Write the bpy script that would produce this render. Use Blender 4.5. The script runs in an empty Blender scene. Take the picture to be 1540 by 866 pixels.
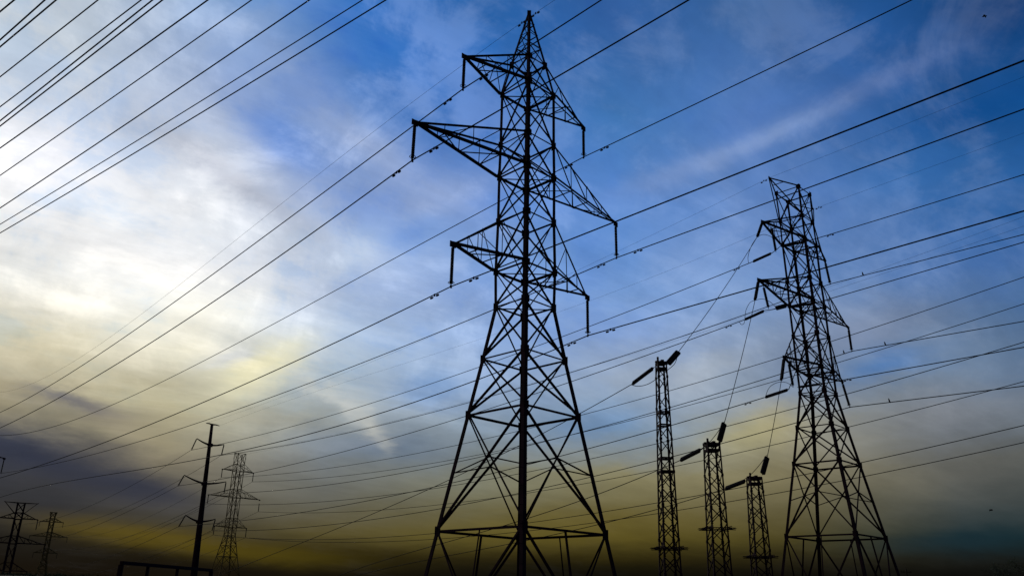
import bpy, math, random
from math import radians as R, sin, cos, pi
from mathutils import Vector, Matrix

SC = bpy.context.scene
COL = SC.collection
rnd = random.Random(7)

# ------------------------------------------------------------------ camera
cam_d = bpy.data.cameras.new('camera')
cam = bpy.data.objects.new('camera', cam_d)
COL.objects.link(cam)
SC.camera = cam
PITCH, ROLL = 0.35807, 0.02071
f_ = Vector((0, cos(PITCH), sin(PITCH)))
r0 = Vector((1, 0, 0)); u0 = r0.cross(f_)
r_ = r0 * cos(ROLL) + u0 * sin(ROLL)
u_ = u0 * cos(ROLL) - r0 * sin(ROLL)
m = Matrix((r_, u_, -f_)).transposed().to_4x4()
m.translation = Vector((0, 0, 1.6))
cam.matrix_world = m
cam_d.sensor_width = 36.0
cam_d.lens = 1251.0 / 1540.0 * 36.0
cam_d.clip_start = 0.1
cam_d.clip_end = 20000.0

# ------------------------------------------------------------------ colour management
SC.view_settings.view_transform = 'Standard'
SC.view_settings.look = 'None'
SC.view_settings.exposure = 0.0
SC.view_settings.gamma = 1.0
SC.view_settings.use_curve_mapping = False

# ------------------------------------------------------------------ sky: table of colours by azimuth and elevation (degrees)
AZ=[-42, -32, -22, -12, -2, 8, 18, 28, 38]
EL=[0, 1.4, 2, 2.7, 4, 8, 11, 14, 17, 20, 23, 26, 32, 38]
GRID={38:[(200, 205, 208), (172, 187, 205), (105, 148, 202), (42, 105, 180), (40, 98, 168), (52, 97, 162), (56, 100, 158), (30, 82, 145), (4, 55, 108)],
32:[(215, 218, 218), (188, 200, 214), (150, 172, 212), (100, 140, 202), (64, 116, 192), (64, 116, 178), (82, 120, 182), (46, 94, 160), (6, 62, 118)],
26:[(232, 234, 236), (234, 237, 246), (192, 201, 216), (140, 164, 210), (96, 138, 208), (88, 134, 202), (92, 128, 186), (52, 102, 164), (22, 82, 146)],
23:[(235, 237, 236), (243, 244, 248), (218, 224, 232), (178, 196, 226), (112, 152, 212), (98, 142, 205), (100, 131, 182), (62, 107, 168), (36, 90, 152)],
20:[(232, 232, 226), (245, 246, 246), (238, 239, 241), (168, 188, 222), (132, 164, 218), (118, 155, 210), (106, 137, 184), (76, 113, 168), (52, 96, 158)],
17:[(216, 213, 198), (226, 228, 224), (238, 238, 232), (178, 197, 222), (138, 168, 215), (136, 163, 208), (124, 146, 178), (96, 122, 158), (60, 102, 152)],
14:[(190, 182, 150), (208, 202, 178), (220, 216, 194), (172, 187, 200), (142, 168, 204), (152, 168, 190), (124, 143, 168), (108, 128, 153), (72, 104, 145)],
11:[(140, 132, 112), (164, 154, 124), (178, 171, 140), (160, 166, 164), (134, 152, 170), (122, 147, 174), (150, 147, 128), (120, 128, 138), (78, 98, 118)],
8:[(62, 65, 76), (66, 70, 82), (130, 122, 102), (114, 119, 120), (124, 125, 108), (132, 126, 94), (124, 117, 88), (98, 98, 92), (78, 84, 86)],
4:[(30, 31, 33), (33, 34, 36), (60, 57, 46), (82, 74, 42), (90, 81, 38), (82, 73, 32), (66, 60, 30), (24, 44, 50), (16, 40, 44)],
2.7:[(12, 12, 12), (13, 13, 13), (30, 25, 10), (40, 33, 6), (40, 34, 11), (39, 33, 9), (32, 28, 12), (22, 23, 20), (13, 15, 14)],
2:[(6, 6, 6), (6, 6, 6), (13, 11, 6), (18, 15, 4), (17, 15, 6), (17, 15, 5), (15, 13, 7), (11, 12, 10), (7, 8, 8)],
1.4:[(4, 4, 4), (4, 4, 4), (4, 4, 4), (6, 6, 4), (6, 6, 4), (6, 6, 4), (6, 6, 4), (5, 5, 5), (5, 5, 5)],
0:[(2, 2, 2), (2, 2, 2), (2, 2, 2), (2, 2, 2), (2, 2, 2), (2, 2, 2), (2, 2, 2), (2, 2, 2), (2, 2, 2)]}
LOBES=[(-26.13, 22.86, 5.7, 3.22, 32.1, (250, 250, 250), 0.5),
(-31.47, 24.09, 3.0, 1.53, 36.4, (248, 248, 252), 0.5),
(-21.48, 16.75, 5.02, 1.9, 36.6, (250, 246, 228), 0.5),
(-29.88, 16.71, 4.06, 1.8, 21.4, (244, 240, 228), 0.45),
(-30.31, 13.39, 2.85, 1.19, 8.7, (206, 196, 164), 0.4),
(-16.81, 14.13, 3.2, 1.48, 38.4, (238, 230, 184), 0.75),
(-19.01, 14.44, 1.65, 0.61, 27.1, (172, 182, 202), 0.45),
(-28.08, 10.41, 2.61, 0.51, -11.9, (92, 92, 102), 0.8),
(-25.5, 9.56, 2.35, 0.39, -20.5, (122, 116, 112), 0.55),
(-29.42, 7.2, 5.48, 1.29, -8.1, (42, 48, 66), 0.9),
(-23.76, 6.01, 5.12, 1.17, -10.9, (44, 49, 66), 0.9),
(-28.6, 4.79, 4.62, 1.3, 3.7, (42, 44, 50), 0.85),
(-28.17, 2.58, 3.85, 0.82, 2.6, (18, 18, 18), 0.7),
(-24.08, 9.09, 2.75, 0.56, -10.7, (170, 160, 128), 0.5),
(-22.74, 3.25, 5.86, 0.62, -4.8, (98, 82, 16), 0.65),
(-15.8, 2.49, 6.23, 0.6, -3.2, (84, 72, 14), 0.5),
(-9.63, 36.16, 5.1, 3.43, -29.9, (32, 104, 186), 0.6),
(-11.06, 29.74, 8.33, 1.6, -32.3, (156, 172, 206), 0.6),
(-17.48, 29.36, 3.35, 1.57, -26.4, (78, 128, 206), 0.75),
(-20.78, 26.21, 4.97, 0.77, -25.5, (166, 172, 188), 0.65),
(-23.24, 34.64, 4.61, 0.95, 37.4, (158, 178, 212), 0.4),
(-6.56, 23.96, 2.74, 1.08, 28.2, (104, 148, 214), 0.5),
(-12.24, 22.01, 3.6, 1.15, 35.4, (196, 210, 228), 0.5),
(-4.23, 26.9, 4.11, 1.62, 21.8, (146, 164, 200), 0.45),
(18.02, 29.48, 6.76, 0.65, 18.2, (134, 158, 202), 0.65),
(11.99, 27.42, 4.72, 0.98, 21.8, (118, 146, 198), 0.45),
(27.67, 32.19, 4.86, 0.73, 10.4, (84, 112, 168), 0.5),
(32.87, 28.63, 3.89, 1.41, 3.7, (0, 74, 144), 0.6),
(28.04, 34.21, 3.47, 0.8, 5.0, (40, 88, 152), 0.4),
(35.64, 33.93, 3.39, 1.85, -10.5, (3, 50, 104), 0.5),
(23.63, 16.52, 4.92, 1.68, 4.2, (128, 136, 160), 0.4),
(25.04, 14.37, 2.49, 0.82, 5.2, (62, 118, 184), 0.6),
(16.1, 10.58, 3.35, 1.28, 13.0, (172, 162, 112), 0.6),
(29.02, 11.1, 4.11, 0.98, 3.7, (130, 134, 142), 0.4),
(-5.91, 13.4, 2.71, 1.53, 12.2, (108, 150, 206), 0.6),
(-8.83, 9.58, 4.44, 1.31, -2.7, (88, 110, 138), 0.7),
(-13.39, 13.1, 1.5, 0.43, -30.9, (206, 206, 196), 0.5),
(-11.49, 11.9, 1.6, 0.52, -32.3, (206, 206, 198), 0.5),
(-9.75, 10.94, 1.34, 0.48, -44.3, (208, 206, 194), 0.5),
(-8.49, 9.77, 0.79, 0.39, -70.9, (190, 190, 180), 0.4),
(-11.04, 9.48, 2.62, 0.61, 7.8, (152, 160, 168), 0.35),
(-16.34, 10.36, 2.53, 0.86, 4.0, (182, 178, 158), 0.4),
(27.89, 3.76, 4.02, 0.45, 2.4, (22, 42, 50), 0.6),
(4.3, 4.87, 11.11, 1.28, 0.3, (98, 84, 20), 0.45),
(13.55, 14.59, 3.46, 1.14, 17.5, (172, 180, 188), 0.5),
(6.16, 11.18, 3.57, 0.98, 9.5, (104, 142, 188), 0.5),
(18.78, 14.34, 2.43, 1.3, -3.9, (130, 148, 178), 0.35),
(11.08, 19.61, 3.97, 1.17, 22.0, (128, 160, 210), 0.4)]


def lin(c):
    o = []
    for v in c[:3]:
        v = v / 255.0
        o.append(v / 12.92 if v <= 0.04045 else ((v + 0.055) / 1.055) ** 2.4)
    return (*o, 1.0)

world = bpy.data.worlds.new('World')
SC.world = world
world.use_nodes = True
try:
    world.cycles.sampling_method = 'MANUAL'
    world.cycles.sample_map_resolution = 256
except Exception:
    pass

class Graph:
    """tiny helper for building shader maths"""
    def __init__(s, tree):
        s.t = tree; s.n = tree.nodes; s.l = tree.links
    def put(s, sock, v):
        if hasattr(v, 'is_linked') or isinstance(v, bpy.types.NodeSocket):
            s.l.new(v, sock)
        else:
            sock.default_value = v
    def math(s, op, a, b=None, c=None, clamp=False):
        n = s.n.new('ShaderNodeMath'); n.operation = op; n.use_clamp = clamp
        for i, v in enumerate((a, b, c)):
            if v is not None: s.put(n.inputs[i], v)
        return n.outputs[0]
    def comb(s, x, y, z=0.0):
        n = s.n.new('ShaderNodeCombineXYZ')
        for i, v in enumerate((x, y, z)): s.put(n.inputs[i], v)
        return n.outputs[0]
    def noise(s, vec, scale, detail=6.0, rough=0.55, dist=0.0):
        n = s.n.new('ShaderNodeTexNoise')
        s.put(n.inputs['Vector'], vec)
        n.inputs['Scale'].default_value = scale
        n.inputs['Detail'].default_value = detail
        n.inputs['Roughness'].default_value = rough
        n.inputs['Distortion'].default_value = dist
        return n.outputs[0], n.outputs[1]
    def mix(s, f, a, b, mode='MIX'):
        n = s.n.new('ShaderNodeMix'); n.data_type = 'RGBA'; n.blend_type = mode
        n.clamp_factor = True; n.clamp_result = False
        s.put(n.inputs[0], f); s.put(n.inputs[6], a); s.put(n.inputs[7], b)
        return n.outputs[2]
    def maprange(s, v, a, b, c=0.0, d=1.0, smooth=True):
        n = s.n.new('ShaderNodeMapRange'); n.interpolation_type = 'SMOOTHSTEP' if smooth else 'LINEAR'
        s.put(n.inputs[0], v)
        for i, q in zip((1, 2, 3, 4), (a, b, c, d)): n.inputs[i].default_value = q
        return n.outputs[0]
    def sep(s, v):
        n = s.n.new('ShaderNodeSeparateXYZ'); s.put(n.inputs[0], v); return n.outputs

SUN_AZ, SUN_EL = R(-27.0), R(22.0)
G = Graph(world.node_tree)
G.n.clear()
tc = G.n.new('ShaderNodeTexCoord')
D = tc.outputs['Generated']
x, y, z = G.sep(D)
az0 = G.math('MULTIPLY', G.math('ARCTAN2', x, y), 180 / pi)
el0 = G.math('MULTIPLY', G.math('ARCSINE', z), 180 / pi)
# cloud-layer coordinates (a flat deck seen in perspective), so streaks run towards the horizon
zz = G.math('ADD', G.math('MAXIMUM', z, 0.0), 0.16)
px = G.math('DIVIDE', x, zz); py = G.math('DIVIDE', y, zz)
P = G.comb(px, py, 0.0)
# streaks stretched along a heading
ang = R(38.0)
sx = G.math('ADD', G.math('MULTIPLY', px, cos(ang)), G.math('MULTIPLY', py, sin(ang)))
sy = G.math('SUBTRACT', G.math('MULTIPLY', py, cos(ang)), G.math('MULTIPLY', px, sin(ang)))
STREAK = G.comb(G.math('MULTIPLY', sx, 0.32), sy, 0.0)
_, w1 = G.noise(D, 3.2, 5.0, 0.55)
_, w2 = G.noise(P, 2.6, 9.0, 0.66, 0.4)
w1x, w1y, _z = G.sep(w1)
w2x, w2y, _z = G.sep(w2)
def off(a, ka, b, kb):
    return G.math('ADD', G.math('MULTIPLY', G.math('SUBTRACT', a, 0.5), ka), G.math('MULTIPLY', G.math('SUBTRACT', b, 0.5), kb))
damp = G.maprange(el0, 2.0, 14.0, 0.25, 1.0)
az = G.math('ADD', az0, G.math('MULTIPLY', off(w1x, 3.0, w2x, 5.0), damp))
el = G.math('ADD', el0, G.math('MULTIPLY', off(w1y, 1.6, w2y, 3.2), damp))

def ramp(v, stops):
    n = G.n.new('ShaderNodeValToRGB'); cr = n.color_ramp; cr.interpolation = 'LINEAR'
    while len(cr.elements) < len(stops): cr.elements.new(0.5)
    for e, (p, c) in zip(cr.elements, stops): e.position = p; e.color = c
    G.put(n.inputs[0], v)
    return n.outputs[0]
elN = G.math('DIVIDE', G.math('MAXIMUM', el, 0.0), 90.0)
cols = []
for j in range(len(AZ)):
    st = [(e / 90.0, lin(GRID[e][j])) for e in EL] + [(60 / 90.0, lin(tuple(int(v * .8) for v in GRID[38][j])))]
    cols.append(ramp(elN, st))
sky = cols[0]
for j in range(1, len(AZ)):
    t = G.maprange(az, AZ[j - 1], AZ[j], smooth=False)
    sky = G.mix(t, sky, cols[j])
# single cloud masses and gaps, softened by the same turbulence
for (a, e, ra, rb, rot, c, k) in LOBES:
    du = G.math('MULTIPLY', G.math('SUBTRACT', az, a), cos(R(e)))
    dv = G.math('SUBTRACT', el, e)
    ca, sa = cos(R(rot)), sin(R(rot))
    q1 = G.math('MULTIPLY_ADD', du, ca / ra, G.math('MULTIPLY', dv, sa / ra))
    q2 = G.math('MULTIPLY_ADD', dv, ca / rb, G.math('MULTIPLY', du, -sa / rb))
    d2 = G.math('MULTIPLY_ADD', q1, q1, G.math('MULTIPLY', q2, q2))
    w = G.math('MULTIPLY', G.math('POWER', 2.718, G.math('MULTIPLY', d2, -1.0)), k)
    sky = G.mix(w, sky, lin(c))
# fine structure: thin cirrus streaks and mottled cloud
n1, _ = G.noise(STREAK, 3.0, 9.0, 0.62, 0.5)
n2, _ = G.noise(P, 4.5, 9.0, 0.6, 0.2)
n3, _ = G.noise(D, 12.0, 9.0, 0.62, 0.4)
var = G.math('ADD', G.math('MULTIPLY', G.math('SUBTRACT', n1, 0.5), 0.75), G.math('ADD', G.math('MULTIPLY', G.math('SUBTRACT', n2, 0.5), 0.3), G.math('MULTIPLY', G.math('SUBTRACT', n3, 0.5), 0.35)))
var = G.math('MULTIPLY', var, G.maprange(el0, 1.0, 12.0, 0.5, 1.0))
gain = G.math('ADD', 1.015, var)
sky = G.mix(1.0, sky, G.comb(gain, gain, gain), 'MULTIPLY')
# broken cloud: mottled puffs with bluer gaps between them
n4, _ = G.noise(D, 7.5, 10.0, 0.62, 0.45)
n5, _ = G.noise(G.comb(G.math('MULTIPLY', sx, 0.55), sy, 3.7), 5.5, 10.0, 0.64, 0.4)
puff = G.math('ADD', G.math('MULTIPLY', n4, 0.6), G.math('MULTIPLY', n5, 0.4))
hi = G.maprange(el0, 7.0, 18.0, 0.05, 1.0)
side = G.maprange(az0, -10.0, 12.0, 1.0, 0.5)
gap = G.math('MULTIPLY', G.maprange(puff, 0.50, 0.39), G.math('MULTIPLY', G.math('MULTIPLY', hi, side), 0.62))
sky = G.mix(gap, sky, G.mix(1.0, sky, (0.66, 0.80, 0.98, 1.0), 'MULTIPLY'))
lit = G.math('MULTIPLY', G.maprange(puff, 0.49, 0.62), G.math('MULTIPLY', hi, 0.75))
lit = G.math('MULTIPLY', lit, G.maprange(az0, -14.0, 14.0, 0.9, 0.42))
sky = G.mix(lit, sky, G.mix(1.0, G.mix(1.0, sky, (1.22, 1.18, 1.12, 1.0), 'MULTIPLY'), (0.13, 0.13, 0.135, 1.0), 'ADD'))
wisp = G.math('MULTIPLY', G.maprange(n1, 0.5, 0.75), G.maprange(el0, 6.0, 16.0, 0.0, 0.10))
sky = G.mix(wisp, sky, lin((205, 212, 224)))
# dusk: the sky behind the camera, away from the sun, is darker
back = G.maprange(y, -0.1, 0.45, 0.3, 1.0)
sky = G.mix(1.0, sky, G.comb(back, back, back), 'MULTIPLY')
bg = G.n.new('ShaderNodeBackground'); G.put(bg.inputs[0], sky); bg.inputs[1].default_value = 1.0
nish = G.n.new('ShaderNodeTexSky'); nish.sky_type = 'NISHITA'; nish.sun_disc = False
nish.sun_elevation = SUN_EL; nish.sun_rotation = SUN_AZ
bg2 = G.n.new('ShaderNodeBackground'); G.put(bg2.inputs[0], nish.outputs[0]); bg2.inputs[1].default_value = 0.0002
add = G.n.new('ShaderNodeAddShader'); G.l.new(bg.outputs[0], add.inputs[0]); G.l.new(bg2.outputs[0], add.inputs[1])
wo = G.n.new('ShaderNodeOutputWorld'); G.l.new(add.outputs[0], wo.inputs[0])

# ------------------------------------------------------------------ sun, veiled by the bright cloud on the left
sd = bpy.data.lights.new('sun', 'SUN'); sd.energy = 0.5; sd.angle = R(10.0); sd.color = (1.0, 0.9, 0.75)
sun = bpy.data.objects.new('sun', sd); COL.objects.link(sun)
sv = Vector((sin(SUN_AZ) * cos(SUN_EL), cos(SUN_AZ) * cos(SUN_EL), sin(SUN_EL)))
sun.rotation_euler = (-sv).to_track_quat('-Z', 'Y').to_euler()
sun.location = sv * 300

# ------------------------------------------------------------------ materials
def material(name, base, rough, spec=0.3, metal=0.0, scale=4.0, var=0.35, coord='Object'):
    m = bpy.data.materials.new(name); m.use_nodes = True
    g = Graph(m.node_tree)
    b = g.n['Principled BSDF']
    t = g.n.new('ShaderNodeTexCoord')
    f, _ = g.noise(t.outputs[coord], scale, 6.0, 0.6)
    lo = tuple(v * (1 - var) for v in base) + (1,); hi = tuple(min(1, v * (1 + var)) for v in base) + (1,)
    g.put(b.inputs['Base Color'], g.mix(g.maprange(f, 0.3, 0.7), lo, hi))
    g.put(b.inputs['Roughness'], g.maprange(f, 0.2, 0.8, max(0, rough - .12), min(1, rough + .12)))
    b.inputs['Metallic'].default_value = metal
    b.inputs['Specular IOR Level'].default_value = spec
    return m
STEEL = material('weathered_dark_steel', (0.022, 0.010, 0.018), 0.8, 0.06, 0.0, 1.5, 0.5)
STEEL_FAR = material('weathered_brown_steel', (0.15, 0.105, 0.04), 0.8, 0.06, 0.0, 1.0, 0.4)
GLASS = material('dark_glazed_porcelain', (0.014, 0.010, 0.014), 0.6, 0.1, 0.0, 6.0, 0.4)
WIRE = material('weathered_conductor', (0.012, 0.011, 0.014), 0.8, 0.05, 0.0, 0.5, 0.3)
BIRD = material('dark_feathers', (0.012, 0.012, 0.014), 0.9, 0.1, 0.0, 20.0, 0.4)
WOOD = material('tarred_wood', (0.030, 0.022, 0.016), 0.9, 0.1, 0.0, 5.0, 0.4)
LEAF = material('dark_leaves', (0.035, 0.048, 0.022), 0.8, 0.15, 0.0, 1.2, 0.45)
BARK = material('bark', (0.05, 0.04, 0.03), 0.9, 0.1, 0.0, 6.0, 0.4)
GRASS = material('dry_grass', (0.045, 0.042, 0.025), 0.95, 0.05, 0.0, 0.08, 0.5)

# surveyed positions, in metres; row names are joined from their pieces
BK = {
 'T1': {'c': [0.7733736, 46.0, 0.0], 'th': 0.7838714, 'z': {'b0': 4.981, 'b1': 11.232, 'b2': 14.47, 'waist': 17.633, 'l_bot': 19.848, 'l_top': 23.113, 'm_bot': 26.133, 'm_top': 28.434, 't_bot': 32.131, 't_top': 34.429}, 'w': {'b0': 3.225, 'b1': 2.241, 'b2': 1.728, 'waist': 1.262, 'l_bot': 1.306, 'l_top': 1.258, 'm_bot': 1.265, 'm_top': 1.241, 't_bot': 1.233, 't_top': 0.833}, 'arm': {'l': 5.736, 'm': 8.898, 't': 5.542}, 'tz': {'l': 19.828, 'm': 26.088, 't': 32.187}, 'apex': 38.59},
 'T2': {'c': [28.67735, 75.0, 0.0], 'th': 0.7889697, 'z': {'b0': 7.248, 'b1': 13.475, 'b2': 16.729, 'waist': 19.907, 'l_bot': 22.117, 'l_top': 25.393, 'm_bot': 28.477, 'm_top': 30.893, 't_bot': 34.84, 't_top': 37.36, 'cap': 40.505}, 'w': {'b0': 3.141, 'b1': 2.181, 'b2': 1.697, 'waist': 1.253, 'l_bot': 1.26, 'l_top': 1.261, 'm_bot': 1.273, 'm_top': 1.227, 't_bot': 1.247, 't_top': 1.213, 'cap': 1.271}, 'a': {'l': 6.033, 'm': 9.278, 't': 7.349, 'e': 4.882}, 'b': {'l': 5.826, 'm': 9.212, 't': 5.635, 'e': 4.413}, 'tz': {'l': 22.127, 'm': 28.524, 't': 34.859, 'e': 40.399}, 'lean': [-0.01205, 0.00459]},
 'wire': [
  (['1', 't', 'L', '_', 'l'], [[-3.152, 42.087], [-98.649, 137.584], 135.053, [7.4e-06, -0.0002009, -0.1303659, 29.86656], 0.045]),
  (['1', 't', 'L', '_', 'r'], [[-3.152, 42.087], [81.701, -42.766], 120.0, [0.0003, 0.0462613, 29.86656], 0.045]),
  (['1', 't', 'R', '_', 'l'], [[4.698, 49.913], [-90.799, 145.41], 135.053, [6.7e-06, -0.0005134, -0.0761481, 29.89656], 0.045]),
  (['1', 't', 'R', '_', 'r'], [[4.698, 49.913], [89.551, -34.94], 120.0, [0.0003254, 0.0273489, 29.89656], 0.045]),
  (['1', 'm', 'L', '_', 'l'], [[-5.528, 39.718], [-101.025, 135.215], 135.053, [0.0, 0.0010086, -0.1586778, 23.69769], 0.045]),
  (['1', 'm', 'L', '_', 'r'], [[-5.528, 39.718], [79.325, -45.135], 120.0, [0.0004, 0.0307065, 23.69769], 0.045]),
  (['1', 'm', 'R', '_', 'l'], [[7.075, 52.282], [-88.422, 147.779], 135.053, [0.0, 0.0005054, -0.0907123, 23.51769], 0.045]),
  (['1', 'm', 'R', '_', 'r'], [[7.075, 52.282], [91.928, -32.571], 120.0, [0.0, 0.0349947, 23.51769], 0.045]),
  (['1', 'l', 'L', '_', 'l'], [[-3.288, 41.951], [-98.786, 137.448], 135.053, [-1.5e-06, 0.0007986, -0.1036536, 17.30801], 0.045]),
  (['1', 'l', 'L', '_', 'r'], [[-3.288, 41.951], [81.564, -42.902], 120.0, [0.0, 0.0294085, 17.30801], 0.045]),
  (['1', 'l', 'R', '_', 'l'], [[4.835, 50.049], [-90.662, 145.547], 135.053, [-9.8e-06, 0.0021887, -0.1392858, 17.23801], 0.045]),
  (['1', 'l', 'R', '_', 'r'], [[4.835, 50.049], [89.688, -34.803], 120.0, [0.0, 0.0263571, 17.23801], 0.045]),
  (['1', 'E', '_', 'l'], [[0.773, 46.0], [-94.724, 141.497], 135.053, [1.76e-05, -0.0019787, -0.0756436, 38.24021], 0.02]),
  (['1', 'E', '_', 'r'], [[0.773, 46.0], [85.626, -38.853], 120.0, [0.0003, 0.0485764, 38.24021], 0.02]),
  (['2', 't', 'R', '_', 'l'], [[32.467, 79.159], [-55.318, 161.807], 120.57, [-3e-07, 0.0007383, -0.1330409, 32.37458], 0.045]),
  (['2', 't', 'R', '_', 'r'], [[32.467, 79.159], [117.32, -5.694], 120.0, [0.0, 0.0106148, 32.37458], 0.045]),
  (['2', 'm', 'R', '_', 'l'], [[34.867, 81.668], [-54.198, 162.992], 120.608, [4e-07, 0.0007793, -0.1537531, 26.03398], 0.045]),
  (['2', 'm', 'R', '_', 'r'], [[34.867, 81.668], [119.72, -3.185], 120.0, [0.0, -0.0126912, 26.03398], 0.045]),
  (['2', 'l', 'R', '_', 'l'], [[32.938, 79.236], [-55.146, 162.002], 120.868, [5e-07, 0.0007476, -0.1561732, 19.67113], 0.045]),
  (['2', 'l', 'R', '_', 'r'], [[32.938, 79.236], [117.791, -5.617], 120.0, [0.0, -0.019385, 19.67113], 0.045]),
  (['2', 't', 'L', '_', 'l'], [[23.885, 76.631], [-59.602, 157.522], 116.247, [2e-07, 0.0005743, -0.1281115, 33.56651], 0.045]),
  (['2', 't', 'L', '_', 'r'], [[28.403, 73.669], [113.256, -11.184], 120.0, [0.0004, 0.0144027, 34.5899], 0.045]),
  (['2', 'm', 'L', '_', 'l'], [[22.903, 77.623], [-60.656, 156.534], 114.931, [5e-07, 0.0005652, -0.1393542, 27.79824], 0.045]),
  (['2', 'm', 'L', '_', 'r'], [[28.442, 73.639], [113.295, -11.214], 120.0, [0.0, 0.0585675, 28.22671], 0.045]),
  (['2', 'l', 'L', '_', 'l'], [[23.928, 76.665], [-59.724, 157.423], 116.274, [-5e-07, 0.0007436, -0.1391232, 19.83684], 0.045]),
  (['2', 'l', 'L', '_', 'r'], [[28.526, 74.146], [113.379, -10.707], 120.0, [0.0, 0.016656, 20.62056], 0.045]),
  (['2', 'E', '1', '_', 'l'], [[24.751, 71.721], [-58.197, 159.142], 120.511, [0.0, 0.0004746, -0.1254036, 40.39853], 0.02]),
  (['2', 'E', '1', '_', 'r'], [[24.751, 71.721], [109.604, -13.132], 120.0, [0.0004, 0.0366047, 40.39853], 0.02]),
  (['2', 'E', '2', '_', 'l'], [[31.3, 78.317], [-56.255, 161.085], 120.484, [-7.6e-06, 0.0016483, -0.157087, 40.39853], 0.02]),
  (['2', 'E', '2', '_', 'r'], [[31.3, 78.317], [116.152, -6.536], 120.0, [0.0004, 0.0421201, 40.39853], 0.02]),
  (['tap', 't'], [[22.208, 69.045], [12.445, 59.2], 13.865, [0.0, 0.0056712, -1.07851, 32.89982], 0.03]),
  (['mast', 't', '_', 'out'], [[8.89, 59.5], [-40.842, 118.0], 76.783, [-1.34e-05, 0.0021555, -0.2662288, 16.51679], 0.03]),
  (['tap', 'm'], [[21.051, 67.647], [16.231, 62.2], 7.273, [0.0, 0.0176125, -1.754296, 26.24246], 0.03]),
  (['mast', 'm', '_', 'out'], [[12.731, 62.5], [-23.58, 108.0], 58.213, [-4.08e-05, 0.0037461, -0.2334164, 11.531], 0.03]),
  (['tap', 'l'], [[23.418, 69.92], [21.105, 68.2], 2.882, [0.0, 0.0617132, -2.534946, 19.72729], 0.03]),
  (['mast', 'l', '_', 'out'], [[17.469, 68.5], [-21.986, 112.0], 58.728, [-3.01e-05, 0.0029662, -0.1905484, 10.29397], 0.03]),
  (['3', 't', 'L'], [[-83.406, 246.464], [107.395, 55.664], 269.83, [0.0005082614, -0.06840055, 33.16143], 0.05]),
  (['3', 't', 'R'], [[-76.334, 253.536], [112.548, 64.653], 267.12, [0.0005214168, -0.07023372, 33.04225], 0.05]),
  (['3', 'm', 'L'], [[-85.598, 244.272], [104.647, 54.028], 269.05, [0.0005584862, -0.0856777, 25.54098], 0.05]),
  (['3', 'm', 'R'], [[-74.142, 255.728], [112.946, 68.639], 264.58, [0.0005385109, -0.07914416, 24.6372], 0.05]),
  (['3', 'l', 'L'], [[-83.406, 246.464], [105.141, 57.918], 266.65, [0.0005370481, -0.0843516, 17.17529], 0.05]),
  (['3', 'l', 'R'], [[-76.334, 253.536], [110.302, 66.899], 263.94, [0.0005274228, -0.08173645, 17.02469], 0.05]),
  (['3', 'E', '1'], [[-81.797, 250.0], [103.447, 64.756], 261.9751, [0.00037169, -0.03234382, 40.85905], 0.02]),
  (['3', 'E', '2'], [[-78.78, 250.0], [104.506, 66.715], 259.2048, [0.0002689493, -0.009705058, 40.52732], 0.02]),
  (['U', '0'], [[64.112, -30.848], [-146.232, 121.976], 260.0, [0.00025, -0.08130061, 34.96233], 0.05]),
  (['U', '1'], [[64.76, -29.957], [-145.585, 122.867], 260.0, [0.00025, -0.1664487, 44.74204], 0.05]),
  (['U', '2'], [[64.93, -29.723], [-145.415, 123.101], 260.0, [0.00025, -0.130564, 40.69296], 0.05]),
  (['U', '3'], [[65.713, -28.645], [-144.632, 124.179], 260.0, [0.00025, -0.1211765, 39.80099], 0.05]),
  (['U', '4'], [[66.593, -27.434], [-143.751, 125.39], 260.0, [0.00025, -0.1294712, 41.00845], 0.05]),
  (['U', '5'], [[67.042, -26.815], [-143.302, 126.009], 260.0, [0.00025, -0.1685615, 45.9217], 0.05]),
  (['U', '6'], [[67.221, -26.57], [-143.124, 126.254], 260.0, [0.00025, -0.1618678, 45.16746], 0.05]),
  (['U', '7'], [[68.002, -25.495], [-142.343, 127.329], 260.0, [0.00025, -0.1365212, 42.25729], 0.05]),
  (['U', '8'], [[69.088, -24.0], [-141.257, 128.824], 260.0, [0.00025, -0.1504611, 44.37064], 0.05]),
  (['U', '9'], [[70.589, -21.933], [-139.755, 130.891], 260.0, [0.00025, -0.1621634, 46.43638], 0.05]),
  (['U', '10'], [[71.441, -20.761], [-138.903, 132.063], 260.0, [0.00025, -0.1405522, 43.72552], 0.05]),
  (['U', '11'], [[71.925, -20.095], [-138.42, 132.729], 260.0, [0.00025, -0.1382972, 43.5355], 0.05]),
 ],
 'ins': [
  (['1', 't', 'L'], [[-3.152, 42.087, 32.087], [-3.152, 42.087, 29.867]]),
  (['1', 'n', 't', 'L'], [[-98.649, 137.584, 29.053], [-98.649, 137.584, 26.833]]),
  (['1', 't', 'R'], [[4.698, 49.913, 32.087], [4.698, 49.913, 29.897]]),
  (['1', 'n', 't', 'R'], [[-90.799, 145.41, 29.053], [-90.799, 145.41, 26.863]]),
  (['1', 'm', 'L'], [[-5.528, 39.718, 25.988], [-5.528, 39.718, 23.698]]),
  (['1', 'n', 'm', 'L'], [[-101.025, 135.215, 22.954], [-101.025, 135.215, 20.664]]),
  (['1', 'm', 'R'], [[7.075, 52.282, 25.988], [7.075, 52.282, 23.518]]),
  (['1', 'n', 'm', 'R'], [[-88.422, 147.779, 22.954], [-88.422, 147.779, 20.484]]),
  (['1', 'l', 'L'], [[-3.288, 41.951, 19.728], [-3.288, 41.951, 17.308]]),
  (['1', 'n', 'l', 'L'], [[-98.786, 137.448, 16.694], [-98.786, 137.448, 14.274]]),
  (['1', 'l', 'R'], [[4.835, 50.049, 19.728], [4.835, 50.049, 17.238]]),
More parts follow.
